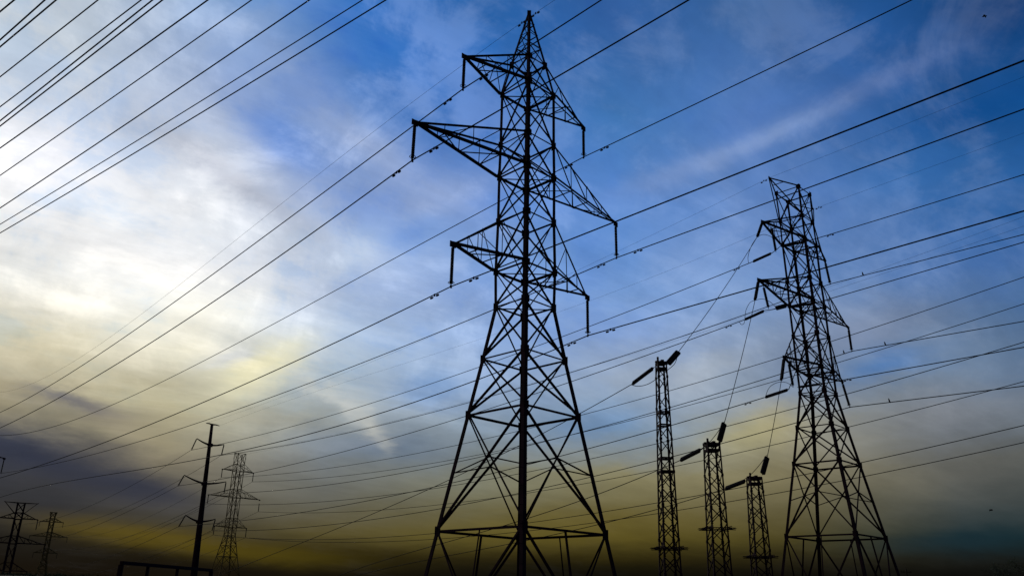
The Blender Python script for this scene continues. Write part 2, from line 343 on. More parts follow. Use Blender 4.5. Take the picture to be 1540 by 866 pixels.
  (['1', 'n', 'l', 'R'], [[-90.662, 145.547, 16.694], [-90.662, 145.547, 14.204]]),
  (['p', 't', 'L'], [[-59.112, 158.013, 29.017], [-59.602, 157.522, 26.792]]),
  (['p', 't', 'R'], [[-55.15, 161.974, 28.657], [-55.318, 161.807, 26.579]]),
  (['p', 'm', 'L'], [[-60.08, 157.109, 22.046], [-60.656, 156.534, 20.027]]),
  (['p', 'm', 'R'], [[-54.135, 163.055, 21.73], [-54.198, 162.992, 19.598]]),
  (['p', 'l', 'L'], [[-59.073, 158.075, 14.983], [-59.724, 157.423, 12.917]]),
  (['p', 'l', 'R'], [[-54.903, 162.245, 14.724], [-55.146, 162.002, 12.652]]),
  (['2', 't', 'R'], [[32.228, 79.159, 34.759], [32.467, 79.159, 32.375]]),
  (['2', 'm', 'R'], [[34.824, 81.668, 28.424], [34.867, 81.668, 26.034]]),
  (['2', 'l', 'R'], [[32.515, 79.236, 22.027], [32.938, 79.236, 19.671]]),
  (['2', 't', 'L', '_', 'tension'], [[25.44, 75.076, 33.915], [23.885, 76.631, 33.567]]),
  (['2', 't', 'L', '_', 'link'], [[26.494, 75.153, 34.84], [25.44, 75.076, 33.915]]),
  (['2', 't', 'L', '_', 'tension', '_', 'r'], [[26.565, 75.507, 34.84], [28.403, 73.669, 34.59]]),
  (['2', 'm', 'L', '_', 'tension'], [[24.505, 76.021, 28.252], [22.903, 77.623, 27.798]]),
  (['2', 'm', 'L', '_', 'link'], [[26.533, 75.124, 28.477], [24.505, 76.021, 28.252]]),
  (['2', 'm', 'L', '_', 'tension', '_', 'r'], [[26.604, 75.478, 28.477], [28.442, 73.639, 28.227]]),
  (['2', 'l', 'L', '_', 'tension'], [[25.687, 74.906, 20.216], [23.928, 76.665, 19.837]]),
  (['2', 'l', 'L', '_', 'link'], [[26.629, 75.095, 22.117], [25.687, 74.906, 20.216]]),
  (['2', 'l', 'L', '_', 'tension', '_', 'r'], [[26.734, 75.372, 20.571], [28.526, 74.146, 20.621]]),
  (['tap', 't'], [[23.079, 69.945, 34.779], [22.208, 69.045, 32.9]]),
  (['mast', 't', 'R'], [[11.327, 58.0, 17.693], [12.445, 59.2, 19.036]]),
  (['mast', 't', 'L'], [[10.369, 58.2, 17.48], [8.89, 59.5, 16.517]]),
  (['2', 't', 'L', '_', 'post'], [[24.335, 71.209, 34.872], [24.605, 71.481, 32.478]]),
  (['tap', 'm'], [[21.797, 68.547, 28.444], [21.051, 67.647, 26.242]]),
  (['mast', 'm', 'R'], [[15.427, 61.0, 12.732], [16.231, 62.2, 14.414]]),
  (['mast', 'm', 'L'], [[14.145, 61.2, 12.181], [12.731, 62.5, 11.531]]),
  (['2', 'm', 'L', '_', 'post'], [[22.363, 69.117, 28.148], [22.784, 69.541, 26.144]]),
  (['tap', 'l'], [[24.16, 70.82, 22.047], [23.418, 69.92, 19.727]]),
  (['mast', 'l', 'R'], [[20.211, 67.0, 11.306], [21.105, 68.2, 12.934]]),
  (['mast', 'l', 'L'], [[18.931, 67.2, 10.813], [17.469, 68.5, 10.294]]),
  (['2', 'l', 'L', '_', 'post'], [[24.715, 71.38, 21.789], [25.012, 71.679, 19.633]]),
  (['2', 'm', 'L', '_', 'inner'], [[25.427, 75.83, 28.41], [26.468, 75.214, 28.558]]),
  (['3', 't', 'L'], [[-83.406, 246.464, 35.661], [-83.406, 246.464, 33.161]]),
  (['3', 't', 'R'], [[-76.334, 253.536, 35.542], [-76.334, 253.536, 33.042]]),
  (['3', 'm', 'L'], [[-85.598, 244.272, 28.041], [-85.598, 244.272, 25.541]]),
  (['3', 'm', 'R'], [[-74.142, 255.728, 27.137], [-74.142, 255.728, 24.637]]),
  (['3', 'l', 'L'], [[-83.406, 246.464, 19.675], [-83.406, 246.464, 17.175]]),
  (['3', 'l', 'R'], [[-76.334, 253.536, 19.525], [-76.334, 253.536, 17.025]]),
 ],
 'next': [-95.497, 95.497, -3.034],
 'pole': {'base': [-56.521, 160.0, 0.0], 'top': [-57.34, 160.0, 32.238], 'arms': [(['t', 'L'], [[-57.125, 160.0, 28.145], [-59.112, 158.013, 29.017]]), (['t', 'R'], [[-57.125, 160.0, 28.145], [-55.15, 161.974, 28.657]]), (['m', 'L'], [[-57.19, 160.0, 20.901], [-60.08, 157.109, 22.046]]), (['m', 'R'], [[-57.19, 160.0, 20.901], [-54.135, 163.055, 21.73]]), (['l', 'L'], [[-57.148, 160.0, 14.005], [-59.073, 158.075, 14.983]]), (['l', 'R'], [[-57.148, 160.0, 14.005], [-54.903, 162.245, 14.724]])], 'bar': [[-58.197, 159.142, 32.179], [-56.255, 161.085, 32.087]]},
 'masts': [{'base': [10.853, 58.0, 0.0], 'top': [10.877, 58.0, 17.808], 'wt': 0.337, 'wb': 0.659, 'pz': 4.928, 'phw': 0}, {'base': [14.861, 61.0, 0.0], 'top': [14.953, 61.0, 12.576], 'wt': 0.486, 'wb': 0.735, 'pz': 6.495, 'phw': 0}, {'base': [19.535, 67.0, 0.0], 'top': [19.739, 67.0, 11.037], 'wt': 0.495, 'wb': 0.732, 'pz': 4.974, 'phw': 0}],
 'jump': [
  (['j', 't'], [[23.538, 76.631, 33.38], [22.756, 74.102, 33.06], [22.379, 71.574, 33.077], [22.209, 69.045, 32.9]]),
  (['j', 't', '2'], [[22.209, 69.045, 32.9], [22.912, 69.654, 33.401], [23.599, 70.263, 33.609], [24.215, 70.872, 33.625], [24.623, 71.481, 33.359]]),
  (['j', 'm'], [[22.974, 77.623, 27.869], [22.837, 76.468, 28.437], [22.936, 75.314, 28.786], [23.11, 74.159, 28.615], [23.321, 73.005, 28.339], [23.493, 71.85, 27.798], [23.566, 70.696, 27.037], [23.501, 69.541, 26.253]]),
  (['j', 'm', '2'], [[22.428, 77.623, 27.581], [22.604, 77.623, 27.31], [22.876, 77.623, 27.454], [22.969, 77.623, 27.8]]),
  (['j', 'l'], [[24.028, 76.665, 19.903], [24.095, 75.668, 20.461], [24.307, 74.671, 20.661], [24.666, 73.673, 20.607], [24.918, 72.676, 20.24], [24.956, 71.679, 19.662]]),
  (['j', 'M', '1'], [[8.89, 59.5, 16.492], [9.39, 59.45, 16.391], [10.069, 59.4, 16.542], [10.76, 59.35, 16.968], [11.51, 59.3, 17.573], [12.114, 59.25, 18.128], [12.39, 59.2, 18.933]]),
  (['j', 'M', '2'], [[16.21, 62.2, 14.465], [15.508, 62.275, 13.459], [14.673, 62.35, 12.608], [13.662, 62.425, 12.055], [12.756, 62.5, 11.532]]),
  (['j', 'M', '3'], [[21.061, 68.2, 13.041], [20.416, 68.275, 12.234], [19.614, 68.35, 11.428], [18.614, 68.425, 10.782], [17.522, 68.5, 10.295]]),
 ],
 'D1': {'base': [-79.87, 250.0, 0], 'top': [-80.19, 250.0, 40.7]},
}
for k_ in ('wire', 'ins', 'jump'): BK[k_] = {''.join(a): b for a, b in BK[k_]}
BK['pole']['arms'] = {''.join(a): b for a, b in BK['pole']['arms']}

# ------------------------------------------------------------------ mesh helpers
class MB:
    """collects members and tubes, then links them as ONE mesh object"""
    def __init__(s): s.v = []; s.f = []
    def raw(s, vs, fs):
        o = len(s.v); s.v += [tuple(v) for v in vs]; s.f += [tuple(i + o for i in f) for f in fs]
    def prism(s, prof, p, q, ax, ay):
        n = len(prof)
        vs = [p + ax * a + ay * b for a, b in prof] + [q + ax * a + ay * b for a, b in prof]
        fs = [(i, (i + 1) % n, n + (i + 1) % n, n + i) for i in range(n)] + [tuple(range(n))[::-1], tuple(range(n, 2 * n))]
        s.raw(vs, fs)
    def frame(s, p, q, ref):
        d = (q - p).normalized(); a = ref - d * ref.dot(d)
        if a.length < 1e-4: a = d.orthogonal()
        a.normalize(); return a, d.cross(a)
    def angle(s, p, q, w, ref, t=None, flip=1):
        """L-section steel member; ref = direction one flange points to"""
        p, q = Vector(p), Vector(q); a, b = s.frame(p, q, Vector(ref)); b = b * flip
        t = t or max(.012, w * .13)
        s.prism([(0, 0), (w, 0), (w, t), (t, t), (t, w), (0, w)], p, q, a, b)
    def bar(s, p, q, w, h, ref=(0, 0, 1)):
        p, q = Vector(p), Vector(q); a, b = s.frame(p, q, Vector(ref))
        s.prism([(-w / 2, -h / 2), (w / 2, -h / 2), (w / 2, h / 2), (-w / 2, h / 2)], p, q, a, b)
    def tube(s, pts, r, n=6, cap=True):
        pts = [Vector(p) for p in pts]; rs = r if isinstance(r, (list, tuple)) else [r] * len(pts)
        d0 = (pts[1] - pts[0]).normalized(); a = d0.orthogonal().normalized(); vs = []; fs = []
        for i, p in enumerate(pts):
            d = (pts[min(i + 1, len(pts) - 1)] - pts[max(i - 1, 0)]).normalized()
            a = (a - d * a.dot(d)).normalized(); b = d.cross(a)
            vs += [p + (a * cos(2 * pi * k / n) + b * sin(2 * pi * k / n)) * rs[i] for k in range(n)]
        for i in range(len(pts) - 1):
            for k in range(n): fs.append((i * n + k, i * n + (k + 1) % n, (i + 1) * n + (k + 1) % n, (i + 1) * n + k))
        if cap: fs += [tuple(range(n))[::-1], tuple(range((len(pts) - 1) * n, len(pts) * n))]
        s.raw(vs, fs)
    def lathe(s, prof, n=10, o=(0, 0, 0)):
        """(radius, z) profile round the z axis"""
        o = Vector(o); vs = []; fs = []
        for r, z in prof: vs += [o + Vector((r * cos(2 * pi * k / n), r * sin(2 * pi * k / n), z)) for k in range(n)]
        for i in range(len(prof) - 1):
            for k in range(n): fs.append((i * n + k, i * n + (k + 1) % n, (i + 1) * n + (k + 1) % n, (i + 1) * n + k))
        fs += [tuple(range(n))[::-1], tuple(range((len(prof) - 1) * n, len(prof) * n))]
        s.raw(vs, fs)
    def plate(s, c, ax, ay, w, h, t):
        c, ax, ay = Vector(c), Vector(ax).normalized(), Vector(ay).normalized()
        s.prism([(-w / 2, -t / 2), (w / 2, -t / 2), (w / 2, t / 2), (-w / 2, t / 2)], c - ay * h / 2, c + ay * h / 2, ax, ax.cross(ay))
    def mesh(s, name, mat):
        me = bpy.data.meshes.new(name); me.from_pydata(s.v, [], s.f); me.update()
        if mat: me.materials.append(mat)
        return me
    def build(s, name, mat, parent=None, smooth=False):
        me = s.mesh(name, mat)
        if smooth: me.polygons.foreach_set('use_smooth', [True] * len(me.polygons))
        return link(name, me, parent)

def link(name, me, parent=None):
    o = bpy.data.objects.new(name, me); COL.objects.link(o)
    if parent: o.parent = parent
    return o
def tag(o, label=None, cat=None, group=None, kind=None):
    for k, v in (('label', label), ('category', cat), ('group', group), ('kind', kind)):
        if v: o[k] = v
    return o
def empty(name, loc, label, cat, group=None):
    o = bpy.data.objects.new(name, None); COL.objects.link(o); o.location = loc; o.empty_display_size = .5
    return tag(o, label, cat, group)
KIDS = {}
def children(o): return [c for c in bpy.data.objects if c.parent == o]
def copy_tree(o, parent=None):
    c = o.copy(); COL.objects.link(c); c.parent = parent
    for ch in children(o): copy_tree(ch, c)
    return c

# ------------------------------------------------------------------ ground
def terrain(x, y):
    h = 0.0
    k = 1 / (1 + math.exp(max(-50, min(50, (x + 76) / 5.0))))
    h += 4.75 * k * math.exp(-((y - 190 + 0.05 * x) / 22.0) ** 2)            # low rise on the left
    h -= 12.0 * math.exp(-(((x + 157) / 60) ** 2 + ((y - 285) / 50) ** 2))   # hollow behind it
    h -= 3.0 * math.exp(-(((x + 95) / 22) ** 2 + ((y - 141) / 18) ** 2))
    h += 0.12 * sin(x * .21) * sin(y * .17 + 1)
    return h
def build_ground():
    N = 150; k = 7.5
    ax = [math.sinh(k * (2 * i / N - 1)) / math.sinh(k) * 9000 for i in range(N + 1)]
    gx = [a - 60 * math.exp(-(a / 400) ** 2) for a in ax]; gy = [a + 130 * math.exp(-(a / 400) ** 2) for a in ax]
    vs = [(x, y, terrain(x, y)) for y in gy for x in gx]; n = N + 1
    fs = [(j * n + i, j * n + i + 1, (j + 1) * n + i + 1, (j + 1) * n + i) for j in range(N) for i in range(N)]
    b = MB(); b.raw(vs, fs); o = b.build('ground', GRASS, None, True)
    tag(o, kind='structure')
build_ground()

# ------------------------------------------------------------------ lattice towers
V = Vector
def tower(name, label, cat, group, loc, rotz, spec, mat, leg=.26, brace=.105, detail=True):
    """spec: z and w per level, arms, top; local x = cross-arm direction, y = line direction"""
    root = empty(name, loc, label, cat, group); root.rotation_euler = (0, 0, rotz)
    order = spec['order']; Z = spec['z']; W = spec['w']; lx, ly = spec.get('lean', (0, 0))
    lv = [(0.0, W['b0'] + (W['b0'] - W['b1']) / (Z['b1'] - Z['b0']) * Z['b0'])] + [(Z[o], W[o]) for o in order]
    def P(s, t, z, w): return V((s * w + lx * z, t * w + ly * z, z))
    def wz(z):
        for (a, wa), (b, wb) in zip(lv, lv[1:]):
            if z <= b: return wa + (wb - wa) * (z - a) / (b - a)
        return lv[-1][1]
    def C(s, t, z): return P(s, t, z, wz(z))
    apex = spec.get('apex')
    corners = ((-1, -1), (1, -1), (1, 1), (-1, 1))
    legs = {}
    for s, t in corners:                                   # four legs, one L section each
        b = MB()
        nodes = [(z, w) for z, w in lv]
        if apex: nodes.append((apex, .07))
        for (za, wa), (zb, wb) in zip(nodes, nodes[1:]):
            a = leg if za < Z['waist'] - .1 else (leg * .85 if za < Z['t_bot'] - .1 else leg * .62)
            th = a * .16
            prof = [(0, 0), (-s * a, 0), (-s * a, -t * th), (-s * th, -t * th), (-s * th, -t * a), (0, -t * a)]
            p, q = P(s, t, za, wa), P(s, t, zb, wb)
            b.prism(prof if s * t > 0 else prof[::-1], p, q, V((1, 0, 0)), V((0, 1, 0)))
        if detail:
            for z, w in lv[1:]:                            # bolted splice and gusset plates at the joints
                p = P(s, t, z, w)
                b.plate(p + V((-s * .13, t * .012, -.02)), (1, 0, 0), (0, 0, 1), .38, .44, .016)
                b.plate(p + V((s * .012, -t * .13, -.02)), (0, 1, 0), (0, 0, 1), .38, .44, .016)
        legs[(s, t)] = b.build('leg', mat, root)
        f = MB(); f.lathe([(.5, -.3), (.5, .16), (.42, .22)], 12, P(s, t, 0, lv[0][1])); f.build('footing', CONC, root)
    faces = [(corners[i], corners[(i + 1) % 4]) for i in range(4)]
    def nrm(a, b): return V(((a[0] + b[0]) / 2, (a[1] + b[1]) / 2, 0)).normalized()
    for i, (z, w) in enumerate(lv[1:]):                    # one horizontal frame per level
        b = MB()
        big = order[i] in ('b0', 'b1', 'm_bot', 't_bot', 'l_bot')
        for c0, c1 in faces:
            n = nrm(c0, c1)
            b.angle(P(*c0, z, w) - n * .03, P(*c1, z, w) - n * .03, brace * (1.45 if big else 1.0), (0, 0, -1))
        if order[i] in ('l_bot', 'm_bot', 't_bot', 'waist') and detail:
            b.angle(P(-1, -1, z - .06, w), P(1, 1, z - .06, w), brace * .6, (0, 0, -1)); b.angle(P(1, -1, z - .12, w), P(-1, 1, z - .12, w), brace * .6, (0, 0, -1))
        b.build('horizontal_frame', mat, root)
    for i, ((za, wa), (zb, wb)) in enumerate(zip(lv, lv[1:])):   # cross bracing, one part per panel
        b = MB(); tall = zb - za > 5.0
        bs = brace * (1.25 if zb <= Z['waist'] + .1 else 1.0)
        for c0, c1 in faces:
            n = nrm(c0, c1); o1, o2 = n * -.015, n * -.13
            A0, A1, B0, B1 = P(*c0, za, wa), P(*c1, za, wa), P(*c0, zb, wb), P(*c1, zb, wb)
            if i == 0:                                     # bottom panel: diagonals from the ring meet low at mid face
                mid = (A0 + A1) / 2; low = mid + ((B0 + B1) / 2 - mid) * .18
                b.angle(B0 + o1, low + o1, bs, n * -1); b.angle(B1 + o1, low + o1, bs, n * -1, flip=-1)
                b.angle(A0 + (B0 - A0) * .15 + o2, low + o2, bs * .8, (0, 0, -1)); b.angle(A1 + (B1 - A1) * .15 + o2, low + o2, bs * .8, (0, 0, -1))
                for u in (.5,):
                    b.angle(B0 + (B1 - B0) * u + o2, low + (mid - low) * 0 + o2, bs * .85, n * -1)
                continue
            b.angle(A0 + o1, B1 + o1, bs, n * -1); b.angle(A1 + o2, B0 + o2, bs, n * -1, flip=-1)
            u = wa / (wa + wb); X = A0 + (B1 - A0) * u     # where the diagonals cross
            if tall and detail:
                v = (X.z - za) / (zb - za) * .82
                b.angle(A0 + (B0 - A0) * v + o2, X + o2, bs * .62, (0, 0, -1)); b.angle(A1 + (B1 - A1) * v + o2, X + o2, bs * .62, (0, 0, -1))
        b.build('cross_bracing', mat, root)
    if apex:                                               # earth-wire peak: small panels up to the cap
        b = MB(); zs = [lv[-1][0] + (apex - lv[-1][0]) * u for u in (0, .30, .55, .76, .92)]
        wt = lambda z: lv[-1][1] + (.07 - lv[-1][1]) * (z - lv[-1][0]) / (apex - lv[-1][0])
        for za, zb in zip(zs, zs[1:]):
            for k, (c0, c1) in enumerate(faces):
                n = nrm(c0, c1); A0, A1, B0, B1 = P(*c0, za, wt(za)), P(*c1, za, wt(za)), P(*c0, zb, wt(zb)), P(*c1, zb, wt(zb))
                b.angle(A0 - n * .01, B1 - n * .01, brace * .6, n * -1)
                if za == zs[0]: b.angle(A1 - n * .08, B0 - n * .08, brace * .6, n * -1, flip=-1)
                b.angle(B0 - n * .02, B1 - n * .02, brace * .55, (0, 0, -1))
        b.bar(P(0, 0, apex - .3, 0), P(0, 0, apex + .12, 0), .26, .26); b.build('earth_wire_peak', mat, root)
    for k in spec['arms']:                                 # six cross arms
        zt, zb = Z[k + '_top'], Z[k + '_bot']
        for s in (-1, 1):
            a = spec['arm_r' if s > 0 else 'arm_l'][k]; tz = spec['tz'][k]
            tip = V((s * a + lx * tz, ly * tz, tz))
            w = MB(); lac = brace * .62
            bots = [C(s, t, zb) for t in (-1, 1)]; tops = [C(s, t, zt) for t in (-1, 1)]
            nb = 4 if a > 8 else 3
            for bo, to in zip(bots, tops):
                pb = [bo + (tip - bo) * (j / nb) for j in range(nb)]; pt = [to + (tip - to) * (j / nb) for j in range(nb)]
                for j in range(1, nb):
                    w.angle(pb[j], pt[j], lac, (0, 1, 0))
                    w.angle(pb[j] if a > 8 else pt[j], pt[j - 1] if a > 8 else pb[j - 1], lac, (0, 1, 0), flip=-1)
            for j in range(1, nb):
                p0, p1 = bots[0] + (tip - bots[0]) * (j / nb), bots[1] + (tip - bots[1]) * (j / nb)
                w.angle(p0 + V((0, 0, -.02)), p1 + V((0, 0, -.02)), lac, (0, 0, 1))
                q = bots[1 if j % 2 else 0] + (tip - bots[1 if j % 2 else 0]) * ((j - 1) / nb)
                w.angle(q + V((0, 0, -.05)), (p0 if j % 2 else p1) + V((0, 0, -.05)), lac, (0, 0, 1))
            arm = w.build('cross_arm', mat, root)
            for c in bots:
                b = MB(); b.angle(c, tip, brace * 1.65, (0, 0, 1))
                if c is bots[0]: b.plate(tip + V((0, 0, -.05)), (1, 0, 0), (0, 0, 1), .42, .34, .05)
                b.build('bottom_chord', mat, arm)
            for c in tops:
                b = MB(); b.angle(c, tip, brace * 1.15, (0, 0, -1)); b.build('top_chord', mat, arm)
    e = spec.get('earth')
    if e:                                                  # flat top with two pointed earth-wire arms
        zc = lv[-1][0]
        for s, a in zip((-1, 1), e):
            tip = V((s * a + lx * zc, ly * zc, zc + spec.get('earth_rise', -.1))); b = MB()
            for t in (-1, 1):
                b.angle(C(s, t, zc), tip, brace, (0, 0, -1)); b.angle(C(s, t, zc - spec.get('earth_drop', 3.0)), tip, brace * .9, (0, 0, 1))
            b.angle(C(s, -1, zc) * .5 + tip * .5, C(s, 1, zc) * .5 + tip * .5, brace * .6, (0, 0, 1))
            b.plate(tip, (1, 0, 0), (0, 0, 1), .25, .25, .05)
            b.build('earth_wire_arm', mat, root)
    root['_leg'] = 0
    del root['_leg']
    return root, legs

CONC = material('grey_concrete', (0.22, 0.21, 0.20), 0.9, 0.2, 0.0, 3.0, 0.25)
T1 = BK['T1']; T2 = BK['T2']
O1 = ['b0', 'b1', 'b2', 'waist', 'l_bot', 'l_top', 'm_bot', 'm_top', 't_bot', 't_top']
s1 = dict(order=O1, z=T1['z'], w=T1['w'], arms='tml', arm_l=T1['arm'], arm_r=T1['arm'], tz=T1['tz'], apex=T1['apex'])
tw1, legs1 = tower('lattice_tower', 'largest dark lattice tower with pointed peak and six cross arms, in the centre', 'lattice tower', 'lattice power towers', T1['c'], T1['th'], s1, STEEL, leg=.235, brace=.086)
# step bolts up the nearest leg of the big tower
sb = MB(); sb.tube([(0, 0, 0), (.19, 0, 0)], .012, 6); sb.tube([(.19, 0, -.022), (.19, 0, .022)], .016, 6); sbm = sb.mesh('step_bolt', STEEL)
lvs = [(0.0, T1['w']['b0'] + (T1['w']['b0'] - T1['w']['b1']) / (T1['z']['b1'] - T1['z']['b0']) * T1['z']['b0'])] + [(T1['z'][o], T1['w'][o]) for o in O1]
def w1(z):
    for (a, wa), (b, wb) in zip(lvs, lvs[1:]):
        if z <= b: return wa + (wb - wa) * (z - a) / (b - a)
    return lvs[-1][1]
for i in range(64):
    z = 3.2 + i * .46; o = link('step_bolt', sbm, legs1[(-1, -1)]); w = w1(z)
    o.location = (-w + (.03 if i % 2 else .0), -w + (.0 if i % 2 else .03), z); o.rotation_euler = (0, 0, R(-90) if i % 2 else R(180))

thc, ths = cos(T2['th']), sin(T2['th'])
ll = T2['lean']; lean = (ll[0] * thc + ll[1] * ths, -ll[0] * ths + ll[1] * thc)
O2 = O1 + ['cap']
s2 = dict(order=O2, z=T2['z'], w=T2['w'], arms='tml', arm_l=dict(T2['a'], t=5.9), arm_r=dict(T2['b'], t=5.75), tz=T2['tz'], lean=lean, earth=(T2['a']['e'], T2['b']['e']))
s2['arm_l'] = dict(T2['a']); s2['arm_r'] = dict(T2['b'])
tw2, _ = tower('lattice_tower', 'dark lattice tower with a flat slanting top, right of the largest tower', 'lattice tower', 'lattice power towers', T2['c'], T2['th'], s2, STEEL, leg=.235, brace=.096)

# next tower of the main line: only a cross arm tip reaches into the picture
off = V(BK['next'])
c = copy_tree(tw1); c.location = V(T1['c']) + off
tag(c, 'lattice tower mostly outside the left edge, only one arm tip showing', 'lattice tower', 'lattice power towers')

# distant towers
D1 = BK['D1']
zD = {k: T2['z'][k] for k in O2}; zD.update(cap=D1['top'][2])
s3 = dict(order=O2, z=zD, w=T2['w'], arms='tml', arm_l=dict(t=5.0, m=8.1, l=5.0), arm_r=dict(t=5.0, m=8.1, l=5.0), tz=dict(t=zD['t_bot'] + .6, m=zD['m_bot'] + .4, l=zD['l_bot'] - 1.2), earth=(1.75, 1.75), earth_rise=.05, earth_drop=1.6)
s3['z'] = dict(zD); s3['tz'] = dict(t=35.6, m=28.0, l=19.6)
s3['z'].update(l_bot=19.6, l_top=22.2, m_bot=28.0, m_top=30.4, t_bot=35.6, t_top=37.6, waist=17.4, b2=14.6, b1=11.6, b0=6.2)
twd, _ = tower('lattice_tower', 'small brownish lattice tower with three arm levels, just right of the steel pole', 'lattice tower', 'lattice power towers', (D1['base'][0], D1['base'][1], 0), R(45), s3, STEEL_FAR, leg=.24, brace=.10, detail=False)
s4 = dict(s3, earth=(4.8, 4.8), earth_rise=.1, earth_drop=3.6, arm_l=dict(t=5.7, m=9.3, l=5.7), arm_r=dict(t=5.7, m=9.3, l=5.7))
twe, _ = tower('lattice_tower', 'far dark lattice tower with a V-shaped top, bottom left corner', 'lattice tower', 'lattice power towers', (-158.6, 280, 28.1 - s3['z']['cap']), R(31), s4, STEEL, leg=.75, brace=.16, detail=False)
s5 = dict(s3, arm_l=dict(t=5.7, m=9.1, l=5.7), arm_r=dict(t=5.7, m=9.1, l=5.7))
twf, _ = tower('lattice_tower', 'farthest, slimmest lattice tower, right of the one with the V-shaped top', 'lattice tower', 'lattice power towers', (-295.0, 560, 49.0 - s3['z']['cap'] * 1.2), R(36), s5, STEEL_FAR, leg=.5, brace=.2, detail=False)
twf.scale = (1.2, 1.2, 1.2)

# ------------------------------------------------------------------ insulator strings
def discs(L, r, n):
    b = MB(); p = [(.02, 0)]
    for i in range(n):
        z = -L * i / n; d = L / n
        p += [(r * .72, z - d * .08), (r * .9, z - d * .2), (r, z - d * .5), (r * .98, z - d * .72), (r * .78, z - d * .76), (r * .72, z - d * .95)]
    p.append((.02, -L)); b.lathe(p, 10); return b
INS_MESH = {}
def insulator(top, bot, label, group, r=.10, n=18, double=0.0, clamp='suspension', name='insulator_string'):
    top, bot = V(top), V(bot); d = bot - top; L = d.length
    root = empty(name, top, label, 'insulator', group)
    q = V((0, 0, -1)).rotation_difference(d.normalized()); root.rotation_mode = 'QUATERNION'; root.rotation_quaternion = q
    a, e = .14, .16; Ld = L - a - e
    offs = (-double / 2, double / 2) if double else (0,)
    key = (round(Ld, 2), r, n)
    if key not in INS_MESH: INS_MESH[key] = discs(Ld, r, n).mesh('disc_stack', GLASS)
    for y in offs:
        o = link('disc_stack', INS_MESH[key], root); o.location = (0, y, -a)
    b = MB(); b.tube([(0, 0, .06), (0, 0, -a)], .03, 6)
    if double: b.bar((0, -double / 2 - .06, -a + .02), (0, double / 2 + .06, -a + .02), .05, .12)
    b.build('hanger', STEEL, root)
    b = MB(); b.tube([(0, 0, -L + e), (0, 0, -L)], .03, 6)
    if double: b.bar((0, -double / 2 - .06, -L + e - .02), (0, double / 2 + .06, -L + e - .02), .05, .12)
    if clamp == 'suspension':
        ring = [(.17 * cos(t * pi / 6), .17 * sin(t * pi / 6), -L + e + .06) for t in range(13)]
        b.tube(ring, .018, 5)
        b.bar((0, -.16, -L), (0, .16, -L), .08, .1)
    b.build('clamp', STEEL, root)
    return root
HT = {'t': 'upper', 'm': 'middle', 'l': 'lower'}; SD = {'L': 'left', 'R': 'right'}
I = BK['ins']
for k in 'tml':
    for S in 'LR':
        insulator(*I['1' + k + S], f'insulator string hanging from the {HT[k]} {SD[S]} arm of the largest tower', 'insulator strings on the largest tower')
        if S == 'R' and k == 'm': insulator(*I['1n' + k + S], 'insulator string hanging from the arm tip at the left edge of the picture', 'insulator strings far away')
        elif S == 'R': insulator(*I['1n' + k + S], 'insulator string of the tower at the left edge, below its ' + HT[k] + ' right arm', 'insulator strings far away')
        insulator(*I['p' + k + S], f'short insulator string hanging from the {HT[k]} {SD[S]} arm of the steel pole', 'insulator strings on the steel pole', r=.12, n=12)
        insulator(*I['3' + k + S], f'tiny insulator string below the {HT[k]} {SD[S]} arm of the small brownish tower', 'insulator strings far away', r=.13, n=12)
    insulator(*I['2' + k + 'R'], f'slanting insulator string below the {HT[k]} right arm of the flat-topped tower', 'insulator strings on the flat-topped tower', r=.13)
    insulator(*I['tap' + k], f'thick insulator string pulled aside at the {HT[k]} left arm tip of the flat-topped tower', 'insulator strings on the flat-topped tower', r=.13, double=.2, clamp='dead')
    insulator(*I['2' + k + 'L_post'], f'thin ribbed insulator string hanging under the {HT[k]} left arm of the flat-topped tower', 'insulator strings on the flat-topped tower', r=.13, n=20, clamp='dead')
    insulator(*I['2' + k + 'L_tension'], f'long sloping tension string below the {HT[k]} left arm of the flat-topped tower', 'insulator strings on the flat-topped tower', r=.12, double=.16, clamp='dead')
    insulator(*I['2' + k + 'L_tension_r'], f'tension string inside the flat-topped tower near its {HT[k]} arms', 'insulator strings on the flat-topped tower', r=.13, clamp='dead')
    nm = {'t': 'tallest, leftmost', 'm': 'middle', 'l': 'shortest, rightmost'}[k]
    insulator(*I['mast' + k + 'R'], f'thick insulator string rising right from the top of the {nm} slim mast', 'insulator strings on the slim masts', r=.13, double=.2, clamp='dead')
    insulator(*I['mast' + k + 'L'], f'thick insulator string sloping down left from the top of the {nm} slim mast', 'insulator strings on the slim masts', r=.13, double=.2, clamp='dead')
insulator(*I['2mL_inner'], 'short thick string joining the middle tension string to the flat-topped tower', 'insulator strings on the flat-topped tower', r=.14, double=.24, clamp='dead')
for k in 'tml':
    a, b_ = V(I['2' + k + 'L_link'][0]), V(I['2' + k + 'L_link'][1]); b = MB(); b.tube([a, a.lerp(b_, .5) - V((0, 0, .05)), b_], .035, 6)
    tag(b.build('tension_link', STEEL), f'thin steel link tying the {HT[k]} left tension string to the flat-topped tower', 'steel link', 'tension links')
# strings on the two farthest towers
for tw, sp, sc, rz, nm in ((twe, s4, 1, R(31), 'far tower with the V-shaped top'), (twf, s5, 1.2, R(36), 'farthest, slimmest tower')):
    for k in 'tml':
        for s in (-1, 1):
            p = V(tw.location) + V((s * cos(rz), s * sin(rz), 0)) * sp['arm_l'][k] * sc + V((0, 0, sp['tz'][k] * sc - .1))
            if s < 0 and k == 'm' and tw is twe: continue
            insulator(p, p - V((0, 0, 3.0)), f'tiny insulator string below the {HT[k]} {"left" if s < 0 else "right"} arm of the {nm}', 'insulator strings far away', r=.16, n=10)

